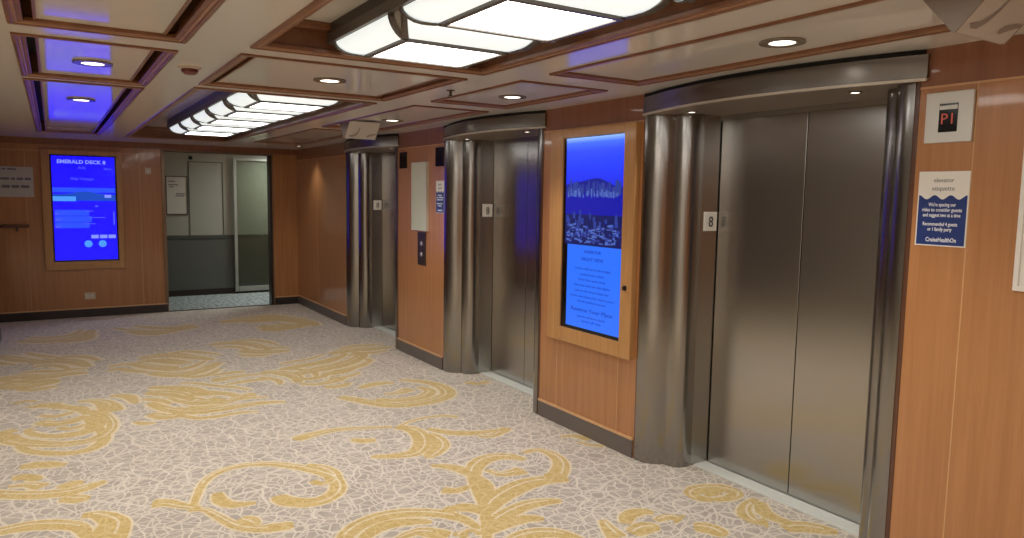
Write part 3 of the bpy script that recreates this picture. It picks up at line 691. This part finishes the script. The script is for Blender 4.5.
# ------------------------------------------------------------------ lifts
def lift(name, a, b, label):
    t = thing(name, label, 'elevator', (DX, (a+b)/2, 0), 'steel lift entrances')
    mid = (a+b)/2; door_mid = mid-.05
    ha, hb = a-.045, b+.008; hm = (ha+hb)/2      # the bowed header laps over the wall edges
    # plan profile of a fluted pillar: (depth behind wall plane, distance in from the opening's edge)
    def arc(p, q, sag, n=9):
        out = []
        dx, dy = q[0]-p[0], q[1]-p[1]; l = math.hypot(dx, dy)
        nx, ny = -dy/l, dx/l
        if nx > 0: nx, ny = -nx, -ny          # bulge out towards the lobby
        for k in range(n+1):
            s = k/n; h = 4*s*(1-s)*sag
            out.append((p[0]+dx*s+nx*h, p[1]+dy*s+ny*h))
        return out
    prof = arc((-.008, 0), (.080, .148), .032)+arc((.086, .152), (.212, .246), .042)
    jam = [(.212, .246), (DX-WX+.02, .262)]
    for side in (-1, 1):
        Y = (lambda e: a+e) if side < 0 else (lambda e: b-e)
        kf = .83 if side < 0 else 1          # the near pillar is a little slimmer
        Y = (lambda e: a+e*.83) if side < 0 else (lambda e: b-e)
        pts = [(WX+d, Y(e)) for d, e in prof]
        bm = bmesh.new(); prism(bm, pts+[(WX+.40, Y(.246)), (WX+.40, Y(0))], 0, 2.02)
        make('fluted_pillar', bm, 'steel_pillar', t, smooth=True)
        bm = bmesh.new()
        prism(bm, [(WX+jam[0][0], Y(jam[0][1])), (WX+jam[1][0], Y(jam[1][1])), (WX+jam[1][0], Y(.2)), (WX+jam[0][0], Y(.2))], 0, 2.02)
        j = make('side_jamb', bm, 'steel', t)
        if side > 0:
            # floor number plate on the far jamb, facing the camera side
            d0, d1 = .232, .322; e0 = .246+(.262-.246)*(.232-.212)/(DX-WX+.02-.212); e1 = .246+(.262-.246)*(.322-.212)/(DX-WX+.02-.212)
            bm = bmesh.new(); prism(bm, [(WX+d0, b-e0), (WX+d1, b-e1), (WX+d1, b-e1-.004), (WX+d0, b-e0-.004)], 1.371, 1.479)
            pl_ = make('floor_plate', bm, 'white', t); pl_['label'] = 'pale floor number plate'
            cu = bpy.data.curves.new('numeral', 'FONT'); cu.body = '8'; cu.size = .084; cu.align_x = 'CENTER'; cu.extrude = .0012
            ob = bpy.data.objects.new('numeral', cu); COL.objects.link(ob)
            dg = bpy.context.evaluated_depsgraph_get(); dg.update(); me = bpy.data.meshes.new_from_object(ob.evaluated_get(dg))
            bpy.data.objects.remove(ob)
            ang = math.atan2(-(e1-e0), d1-d0)
            me.transform(Matrix.Translation((WX+.277, b-(e0+e1)/2-.0075, 1.395)) @ Matrix.Rotation(ang, 4, 'Z') @ Matrix.Rotation(math.pi/2, 4, 'X') @ Matrix.Diagonal((.8, 1, 1, 1)))
            bm = bmesh.new(); bm.from_mesh(me); make('numeral', bm, 'ink_dark', pl_, recalc=False)
    e = .262
    # two sliding leaves with a fine dark joint
    boxes('door_panel', [(DX, DX+.035, a+e*.83-.012, door_mid-.0025, .012, 1.998)], 'steel', t, .002)
    boxes('door_panel', [(DX, DX+.035, door_mid+.0025, b-e-.006, .012, 1.998)], 'steel', t, .002)
    boxes('transom', [(DX-.006, DX+.03, a+.2, b-.25, 1.990, 2.022)], 'steel', t)
    boxes('shaft_shadow', [(DX+.04, DX+.06, a+.2, b-.2, 0, 2.02)], 'gap', t)
    bm = bmesh.new(); box(bm, WX+.225, DX-.004, a+.208, b-.252, 0, .010); box(bm, DX-.004, DX+.03, a+.21, b-.256, 0, .006)
    make('sill', bm, 'sill', t, .002)
    # bow-fronted header
    n = 28; arcp = []
    for k in range(n+1):
        s = -1+2*k/n
        arcp.append((WX-.016-.148*(1-s*s), hm+s*(hb-ha)/2))
    def band(name, off, z0, z1, m, th=.012):
        bm = bmesh.new()
        o = [(x+off, y) for x, y in arcp]; i = [(x+off+th, y) for x, y in arcp]
        prev = None
        for p, q in zip(o, i):
            row = [bm.verts.new(v) for v in ((p[0], p[1], z0), (p[0], p[1], z1), (q[0], q[1], z1), (q[0], q[1], z0))]
            if prev:
                for k in range(4): bm.faces.new((prev[k], prev[(k+1) % 4], row[(k+1) % 4], row[k]))
            else: bm.faces.new(row)
            prev = row
        bm.faces.new(prev[::-1])
        return make(name, bm, m, t, smooth=True)
    band('header', 0, 2.030, 2.118, 'steel_header')
    band('header_lip', -.006, 2.017, 2.028, 'lip', .016)
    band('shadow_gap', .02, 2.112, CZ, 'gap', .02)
    bm = bmesh.new(); pts = [(x+.014, y) for x, y in arcp]
    prism(bm, pts+[(DX+.05, b), (DX+.05, a)], 2.020, 2.032); make('soffit', bm, 'soffit', t)
    for s in (-1, 1):
        x, y = WX+.055, mid+s*.49*(b-a)/1.592
        bm = bmesh.new(); annulus(bm, (x, y), .019, .028, 2.014, 2.021, 20); r = make('soffit_light', bm, 'down_ring', t, smooth=True)
        bm = bmesh.new(); disc(bm, (x, y), .020, 2.016, 2.0205, 20); make('bulb', bm, 'down_lens', r)
        spot(x, y, 2.008, 3.2, 2.2, .6, (1, .93, .86), .02)
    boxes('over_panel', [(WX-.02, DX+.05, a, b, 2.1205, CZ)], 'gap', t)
    return t
lift('elevator_entrance', *LIFTS[0], 'brushed steel lift entrance nearest the camera, widest of the three')
lift('elevator_entrance', *LIFTS[1], 'middle brushed steel lift entrance, left of the framed city screen')
lift('elevator_entrance', *LIFTS[2], 'farthest brushed steel lift entrance, beside the wood wall corner')

# ------------------------------------------------------------------ things on the right wall
def U(y): return -y
# city screen in an oak frame
t = thing('display_screen', 'tall framed screen with blue city harbour picture on the right wall', 'screen', (WX, 3.62, .595))
y0, y1, z0, z1 = 3.200, 4.045, .595, 1.985
iy0, iy1, iz0, iz1 = 3.300, 3.905, .690, 1.932
bm = bmesh.new()
for r in ((y0, iy0, z0, z1), (iy1, y1, z0, z1), (iy0, iy1, z0, iz0), (iy0, iy1, iz1, z1)):
    box(bm, WX-.042, WX, r[0], r[1], r[2], r[3])
make('frame', bm, 'wood_frame', t, .004)
boxes('bezel', [(WX-.030, WX-.002, iy0, iy1, iz0, iz1)], 'black', t)
bm = bmesh.new(); disc(bm, (0, 0), .016, 0, .012, 20, .013)
bmesh.ops.transform(bm, matrix=Matrix.Translation((WX-.042, 3.255, 1.02)) @ Matrix.Rotation(-math.pi/2, 4, 'Y'), verts=bm.verts[:])
k = make('lock', bm, 'black_matt', t, smooth=True); k['label'] = 'black round lock'
sy0, sy1 = 3.308, 3.875; sz0, sz1 = .712, 1.926
S = lambda f: sz1-(sz1-sz0)*f          # fraction down the picture
pic = bmesh.new(); RIGHT.rect(pic, -sy1, -sy0, S(.28), S(0), .030, .032)
pic_o = make('picture', pic, 's_sky', t)
def pane(name, u0, u1, f0, f1, m, d=.032):
    bm = bmesh.new(); RIGHT.rect(bm, u0, u1, S(f1), S(f0), .030, d); return make(name, bm, m, pic_o)
pane('sea', -sy1, -sy0, .28, .40, 's_sea'); pane('shore', -sy1, -sy0, .40, .56, 's_dark')
pane('caption_field', -sy1+.03, -sy0, .56, 1.0, 's_light')
bm = bmesh.new()
pts = [(-sy1, S(.29))]
for k in range(25):
    s = k/24; pts.append((-sy1+(sy1-sy0)*s, S(.245-.03*math.exp(-((s-.62)/.22)**2)-.015*math.sin(5*s))))
pts.append((-sy0, S(.29))); RIGHT.poly(bm, pts, .032, .0006); make('hills', bm, 's_hill', pic_o)
rnd = random.Random(3)
def town(name, f0, f1, n, m, hmin, hmax, wmin=.008, wmax=.022, d=.0328):
    bm = bmesh.new()
    for k in range(n):
        u = -sy1+.01+(sy1-sy0-.04)*rnd.random(); w = rnd.uniform(wmin, wmax); h = rnd.uniform(hmin, hmax); f = rnd.uniform(f0, f1)
        RIGHT.rect(bm, u, u+w, S(f), S(f)+h*(sz1-sz0), d-.0012, d+rnd.random()*.0004)
    make(name, bm, m, pic_o)
town('city_print', .29, .305, 56, 's_grey', .02, .075); town('city_light_print', .30, .312, 40, 's_pale', .012, .04, .006, .014, .0334)
town('marina_print', .42, .47, 18, 's_grey', .015, .05, .01, .03); town('boat_print', .455, .55, 80, 's_pale', .004, .012, .01, .04, .0334)
town('boat_print', .47, .55, 60, 's_grey', .006, .02, .01, .03); 
um = -(sy0+sy1)/2+.01; Wd = sy1-sy0
text('caption_text', [('HARBOUR', um, S(.600), .020, .17), ('NIGHT VIEW', um, S(.640), .022, .22), ('Cruise with us to the bright', um, S(.688), .014, .36), ('waterfront cities', um, S(.718), .014, .24),
                 ('from the open deck', um, S(.746), .014, .27), ('stay late and see the lights', um, S(.776), .014, .36), ('ask at the front desk for', um, S(.806), .014, .34),
                 ('tours and times for every port', um, S(.836), .014, .44), ('book before noon', um, S(.862), .014, .28),
                 ('Reserve Your Place', um, S(.912), .026, .42), ('guest services deck', um, S(.942), .013, .28), ('open all day', um, S(.965), .013, .2)],
     RIGHT, .0335, 's_ink', pic_o, .02)

merge('picture', [pic_o]+list(pic_o.children))

# floor indicators beside the lifts
def indicator(y0, y1, z0, z1, label, dark=False):
    t = thing('floor_indicator', label, 'floor indicator', (WX, (y0+y1)/2, z0), 'lift floor indicators')
    boxes('plate', [(WX-.014, WX, y0, y1, z0, z1)], 'black' if dark else 'plate', t, .003)  # black on the far plates paints in their dark reflection
    ym, zm = (y0+y1)/2, (z0+z1)/2-.004
    w, h = .034, .052
    boxes('display', [(WX-.016, WX-.010, ym-w, ym+w, zm-h, zm+h*1.05)], 'black', t)
    if not dark:
        boxes('arrow_bar', [(WX-.0168, WX-.0155, ym-w*.95, ym+w*.95, zm+h*.62, zm+h*.9)], 'plate', t)
    if not dark: text('digit_text', [('P1', -ym, zm-.022, .042, .042)], RIGHT, .0163, 'red_led', t)
indicator(1.400, 1.574, 1.778, 1.968, 'silver floor indicator with red digits, right of the nearest lift')
indicator(5.700, 5.850, 1.800, 1.965, 'dark floor indicator above the small blue notice by the middle lift', True)
indicator(6.480, 6.640, 1.800, 1.955, 'dark floor indicator at the left edge of the call button panel wall', True)

# lift etiquette notices
def notice(y0, y1, z0, z1, label):
    t = thing('wall_notice', label, 'sign', (WX, (y0+y1)/2, z0), 'blue and white lift notices')
    u0, u1 = -y1, -y0; w, h = u1-u0, z1-z0; um = (u0+u1)/2
    bm = bmesh.new(); RIGHT.rect(bm, u0, u1, z0, z1, 0, .005); card = make('card', bm, 'white', t)
    bm = bmesh.new(); m_ = w*.025
    pts = [(u0+m_, z0+m_)]; pts.append((u1-m_, z0+m_))
    wave = []
    for k in range(49):
        s = k/48; wave.append((u0+m_+(w-2*m_)*s, z0+h*.655-h*.028*math.cos(2*math.pi*3*s+math.pi)))
    pts += wave[::-1]; RIGHT.poly(bm, pts, .005, .0006)
    l1 = make('wave_field', bm, 'navy', t)
    l2 = text('heading_text', [('elevator', um-.0*w, z0+h*.855, h*.062, w*.40), ('etiquette', um-.0*w, z0+h*.745, h*.062, w*.44)], RIGHT, .0056, 'ink', t)
    l3 = text('body_text', [("We're spacing our", um, z0+h*.535, h*.05, w*.54), ('rides to consider guests', um, z0+h*.465, h*.05, w*.78), ('and suggest two at a time', um, z0+h*.395, h*.05, w*.74),
                  ('Recommended 4 guests', um-.02*w, z0+h*.275, h*.05, w*.68), ('or 1 family party', um-.02*w, z0+h*.205, h*.05, w*.48),
                  ('CruiseHealthOn', um+.02*w, z0+h*.06, h*.06, w*.6)], RIGHT, .0062, 'white_ink', t, .02)
    merge('card', [card, l1, l2, l3])
notice(1.396, 1.597-.012, 1.384, 1.670, 'blue and white wavy notice below the floor indicator, right of the nearest lift')
notice(5.690, 5.850, 1.392, 1.675, 'small blue and white notice just left of the middle lift')

# bright framed board and call buttons on the middle wall panel
t = thing('information_board', 'tall pale glossy board on the wall between farthest and middle lifts', 'board', (WX, 6.17, 1.22))
boxes('panel', [(WX-.022, WX, 6.015, 6.325, 1.225, 1.842)], 'board', t, .003)
boxes('border', [(WX-.026, WX, 6.010, 6.018, 1.22, 1.847), (WX-.026, WX, 6.322, 6.33, 1.22, 1.847), (WX-.026, WX, 6.018, 6.322, 1.22, 1.228), (WX-.026, WX, 6.018, 6.322, 1.839, 1.847)], 'plate', t)
t = thing('call_button_panel', 'narrow dark lift call button panel below the tall pale board', 'button panel', (WX, 6.14, .9))
boxes('plate', [(WX-.01, WX, 6.055, 6.225, .90, 1.205)], 'brass', t, .003)
for z in (1.0, 1.10):
    bm = bmesh.new(); disc(bm, (0, 0), .022, 0, .008, 20, .018)
    bmesh.ops.transform(bm, matrix=Matrix.Translation((WX-.01, 6.14, z)) @ Matrix.Rotation(-math.pi/2, 4, 'Y'), verts=bm.verts[:])
    make('button', bm, 'button', t, smooth=True)
t = thing('wall_board', 'white framed board at the right edge of the picture, cut off', 'board', (WX, 1.0, 1.25))
boxes('frame', [(WX-.02, WX, .62, 1.222, 1.245, 1.262), (WX-.02, WX, .62, 1.222, 1.75, 1.767), (WX-.02, WX, .62, .637, 1.262, 1.75), (WX-.02, WX, 1.205, 1.222, 1.262, 1.75)], 'white', t, .002)
boxes('sheet', [(WX-.012, WX, .637, 1.205, 1.262, 1.75)], 'white', t)

# ------------------------------------------------------------------ back wall with doorway
DX0, DX1, DZ = 1.205, 2.552, 2.045
wb = structure(boxes('wall_back', [(-3.2, DX0, BY, BY+.12, 0, CZ+.2), (DX1, 3.5, BY, BY+.12, 0, CZ+.2), (DX0, DX1, BY, BY+.12, DZ, CZ+.2)], 'wood'))
boxes('frieze_board', [(-3.2, 3.4, BY-.0012, BY+.001, DZ+.022, CZ)], 'frieze', wb)
boxes('inlay_strip', [(s-.0035, s+.0035, BY-.002, BY+.001, .125, 1.99) for s in (-1.4, -.255, .93)]+[(-3.2, DX0-.03, BY-.004, BY+.001, 1.99, 1.999)], 'inlay', wb)
for x0, x1 in ((-3.2, DX0-.002), (DX1+.01, WX)):
    k = structure(boxes('baseboard_back', [(x0, x1, BY-.014, BY, 0, .100)], 'base_dark', None, .003))
    boxes('cap_strip', [(x0, x1, BY-.018, BY, .100, .115)], 'cap', k, .003)
d = structure(boxes('door_1', [(DX0-.03, DX0+.012, BY-.012, BY+.13, 0, DZ+.02), (DX1-.012, DX1+.004, BY-.012, BY+.13, 0, DZ+.02), (DX0-.03, DX1+.004, BY-.012, BY+.13, DZ, DZ+.022)], 'portal', None, .003))
boxes('threshold', [(DX0, DX1, BY-.01, BY+.03, 0, .006)], 'portal_dark', d)
boxes('jamb_lining', [(DX1-.042, DX1-.012, BY-.008, BY+.13, 0, DZ)], 'portal_dark', d)
# corridor beyond
CY = 11.65
structure(boxes('floor', [(-.2, 4.6, BY, CY+.1, -.05, 0)], 'corr_carpet'))
structure(boxes('ceiling', [(-.2, 4.6, BY+.12, CY+.1, 2.15, 2.25)], 'white'))
cw = structure(boxes('wall_corridor', [(-.2, 4.6, CY, CY+.1, 0, 2.15)], 'corr_wall'))
for xa in (-.3, 4.6): structure(boxes('wall_corridor', [(xa, xa+.1, BY+.12, CY+.1, 0, 2.25)], 'corr_wall'))
boxes('wainscot', [(-.2, 4.6, CY-.010, CY, .09, .845)], 'corr_low', cw)
boxes('dado_rail', [(-.2, 4.6, CY-.022, CY, .845, .90)], 'corr_rail', cw, .004)
structure(boxes('baseboard_corridor', [(-.2, 4.6, CY-.016, CY, 0, .09)], 'portal_dark'))
dd = structure(boxes('door_2', [(1.70, 1.712, CY-.006, CY, .9, 1.985), (2.17, 2.182, CY-.006, CY, .9, 1.985), (1.712, 2.17, CY-.006, CY, 1.975, 1.985)], 'corr_rail'))
gd = structure(boxes('door_3', [(2.315, 2.36, CY-.085, CY-.045, .035, 2.06), (3.22, 3.27, CY-.085, CY-.045, .035, 2.06), (2.365, 3.22, CY-.085, CY-.045, .035, .11), (2.365, 3.22, CY-.085, CY-.045, 2.02, 2.06)], 'corr_frame', None, .004))
boxes('glass_pane', [(2.36, 3.225, CY-.069, CY-.061, .105, 2.025)], 'glass', gd)
t = thing('framed_notice', 'pale framed notice on the grey corridor wall beyond the doorway', 'notice', (1.55, CY, 1.2))
boxes('frame', [(1.392, 1.405, CY-.02, CY, 1.205, 1.765), (1.675, 1.688, CY-.02, CY, 1.205, 1.765), (1.405, 1.675, CY-.02, CY, 1.205, 1.218), (1.405, 1.675, CY-.02, CY, 1.752, 1.765)], 'corr_rail', t)
sh = boxes('sheet', [(1.405, 1.675, CY-.012, CY, 1.218, 1.752)], 'paper', t)
bm = bmesh.new()
for k, (u0, u1, v) in enumerate(((1.43, 1.52, 1.68), (1.43, 1.56, 1.63), (1.44, 1.50, 1.60), (1.53, 1.65, 1.50), (1.52, 1.64, 1.47))): CORR.rect(bm, u0, u1, v, v+.016, .012, .0132)
merge('sheet', [sh, make('print', bm, 'ink', t)])
t = thing('camera_dome', 'tiny dark dome camera high on the corridor wall beyond the doorway', 'security camera', (1.74, CY, 2.04))
bm = bmesh.new()
bmesh.ops.create_uvsphere(bm, u_segments=16, v_segments=10, radius=.022, matrix=Matrix.Translation((1.74, CY-.012, 2.035)))
make('dome', bm, 'black', t, smooth=True)
boxes('mount', [(1.715, 1.765, CY-.012, CY, 2.01, 2.06)], 'corr_rail', t, .004)

# ------------------------------------------------------------------ things on the back wall
t = thing('display_screen', 'framed deck guide screen glowing deep blue on the back wall', 'screen', (.315, BY, .59))
x0, x1, z0, z1 = -.100, .735, .590, 2.012
ix0, ix1, iz0, iz1 = -.014, .672, .688, 1.955
bm = bmesh.new()
for r in ((x0, ix0, z0, z1), (ix1, x1, z0, z1), (ix0, ix1, z0, iz0), (ix0, ix1, iz1, z1)): box(bm, r[0], r[1], BY-.055, BY, r[2], r[3])
make('frame', bm, 'wood_frame', t, .004)
boxes('bezel', [(ix0, ix1, BY-.04, BY-.002, iz0, iz1)], 'black', t)
px0, px1, pz0, pz1 = .004, .655, .706, 1.940
pic_b = bmesh.new(); BACK.rect(pic_b, px0, px1, pz0, pz1, .04, .042); pic_b = make('picture', pic_b, 's_blue', t)
PX = lambda f: px0+(px1-px0)*f
PZ = lambda f: pz1-(pz1-pz0)*f
def bpane(name, rects, m, d=.0432):
    bm = bmesh.new()
    for f0, f1, g0, g1 in rects: BACK.rect(bm, PX(f0), PX(f1), PZ(g1), PZ(g0), .042, d)
    return make(name, bm, m, pic_b)
bpane('map_sky', [(0, 1, .30, .345)], 's_blue_b')
bm = bmesh.new(); pts = [(PX(0), PZ(.425)), (PX(1), PZ(.425))]
for k in range(21):
    s = 1-k/20; pts.append((PX(s), PZ(.365-.03*math.exp(-((s-.5)/.22)**2))))
BACK.poly(bm, pts, .0432, .0006); make('island', bm, 's_teal', pic_b)
bpane('map_tag_print', [(0, .36, .385, .43)], 's_cyan', .0445); bpane('map_tag_print', [(.82, .93, .365, .395)], 's_text', .0445)
bpane('table_row_print', [(.02, .56, .515, .57), (.02, .60, .575, .63), (.02, .56, .635, .69)], 's_blue_b')
bpane('table_line_print', [(.5, .63, .522, .530), (.55, .82, .585, .593), (.5, .66, .645, .653), (.02, .08, .54, .56), (.02, .12, .60, .615), (.02, .10, .665, .685), (.66, .71, .468, .486), (.95, .975, .53, .66)], 's_text2', .0445)
bpane('key_tab_print', [(.58, .70, .758, .792), (.72, .84, .758, .792), (.86, .98, .758, .792)], 's_text', .0445)
for cx_ in (.53, .76):
    bm = bmesh.new(); BACK.poly(bm, [(PX(cx_)+.042*math.cos(a*math.pi/12), PZ(.845)+.042*math.sin(a*math.pi/12)) for a in range(24)], .0432, .0006)
    make('round_button', bm, 's_cyan', pic_b)
text('heading_text', [('EMERALD DECK 8', PX(.47), PZ(.068), .042, .50)], BACK, .0436, 's_text', pic_b, .05)
text('subheading_text', [('Aft', PX(.47), PZ(.12), .030, .09), ('Ship Voyage', PX(.47), PZ(.225), .032, .24), ('MENU', PX(.89), PZ(.125), .026, .08)], BACK, .0436, 's_text2', pic_b, .02)
merge('picture', [pic_b]+list(pic_b.children))

t = thing('notice_board', 'wide pale notice with grey lines at the left edge of the back wall', 'notice', (-.4, BY, 1.45))
sh = boxes('sheet', [(-.72, -.178, BY-.012, BY, 1.452, 1.800)], 'paper', t, .002)
bm = bmesh.new()
for u0, u1, v, hh in ((-.70, -.33, 1.762, .016), (-.70, -.20, 1.648, .026), (-.70, -.21, 1.556, .032)):
    u = u0
    while u < u1:
        w = rnd.uniform(.03, .09); BACK.rect(bm, u, min(u+w, u1), v, v+hh, .012, .0132); u += w+.014
merge('sheet', [sh, make('print', bm, 'ink', t)])
t = thing('handrail', 'short wooden handrail on the back wall under the pale notice', 'handrail', (-.5, BY, 1.1))
bm = bmesh.new(); box(bm, -1.3, -.235, BY-.06, BY-.025, 1.098, 1.135); make('rail', bm, 'wood_edge', t, .01)
for x in (-.36, -1.0):
    bm = bmesh.new(); box(bm, x-.012, x+.012, BY-.05, BY, 1.055, 1.10); make('bracket', bm, 'brass', t, .003)
t = thing('power_outlet', 'small ivory power outlet low on the back wall under the screen', 'outlet', (.34, BY, .2))
boxes('cover', [(.285, .40, BY-.008, BY, .215, .300)], 'ivory', t, .003)
for x in (.302, .352): boxes('socket', [(x, x+.03, BY-.0095, BY-.006, .24, .275)], 'plate', t)
t = thing('wall_switch', 'small ivory switch plate left of the doorway', 'switch', (1.025, BY, 1.75))
boxes('cover', [(.990, 1.060, BY-.008, BY, 1.752, 1.832)], 'ivory', t, .003)
boxes('rocker', [(1.010, 1.040, BY-.012, BY-.006, 1.775, 1.808)], 'plate', t, .002)

# ------------------------------------------------------------------ rest of the lobby (left and behind the camera)
structure(boxes('wall_left', [(-3.3, -3.2, -3.2, BY, 0, CZ)], 'left_wall'))
structure(boxes('wall_front', [(-3.3, 3.5, -3.3, -3.2, 0, CZ)], 'wood'))
structure(boxes('wall_pier', [(-1.1, -.525, 7.9, 9.05, 0, CZ)], 'wood'))
k = structure(boxes('baseboard_pier', [(-1.112, -.500, 7.888, 9.08, 0, .115)], 'base', None, .003))

# ------------------------------------------------------------------ corridor lamp, and unseen lobby lights added as fill
def area(x, y, z, sx, sy, power, colr=(1, .95, .88), rot=(0, 0, 0)):
    l = bpy.data.lights.new('unseen_area_light', 'AREA'); l.shape = 'RECTANGLE'; l.size = sx; l.size_y = sy; l.energy = power; l.color = colr
    o = bpy.data.objects.new('unseen_area_light', l); o.location = (x, y, z); o.rotation_euler = rot; COL.objects.link(o); return o
area(3.3, 10.95, 2.14, .9, .5, 15, (.92, 1, .95))      # corridor ceiling lamp
area(-1.9, 1.2, 2.135, .7, 3.0, 42)                    # unseen fill, added to brighten what the lift doors reflect
area(-1.7, -1.5, 2.135, .7, 2.0, 18)  # second fill light, added out of view behind the camera
w = bpy.data.worlds.new('World'); SC.world = w; w.use_nodes = True
w.node_tree.nodes['Background'].inputs['Color'].default_value = (.03, .03, .035, 1)
w.node_tree.nodes['Background'].inputs['Strength'].default_value = .2

# ------------------------------------------------------------------ camera
yaw, pitch, roll = math.radians(32.2355), math.radians(5.7118), math.radians(-.9017)
fwd = Vector((math.sin(yaw)*math.cos(pitch), math.cos(yaw)*math.cos(pitch), -math.sin(pitch)))
r = Vector((math.cos(yaw), -math.sin(yaw), 0)); dn = fwd.cross(r)
r2 = r*math.cos(roll)+dn*math.sin(roll); d2 = -r*math.sin(roll)+dn*math.cos(roll)
cam = bpy.data.cameras.new('Camera'); co = bpy.data.objects.new('Camera', cam); COL.objects.link(co)
cam.sensor_width = 36; cam.lens = 727.9/1024*36; cam.clip_start = .02
Mx = Matrix.Identity(4)
for i in range(3): Mx[i][0] = r2[i]; Mx[i][1] = -d2[i]; Mx[i][2] = -fwd[i]
Mx[0][3], Mx[1][3], Mx[2][3] = 0, 0, 1.55
co.matrix_world = Mx
SC.camera = co
vs = SC.view_settings
SC.display_settings.display_device = 'sRGB'
vs.view_transform = 'Standard'; vs.look = 'None'; vs.gamma = 1; vs.exposure = 1.05; vs.use_curve_mapping = False
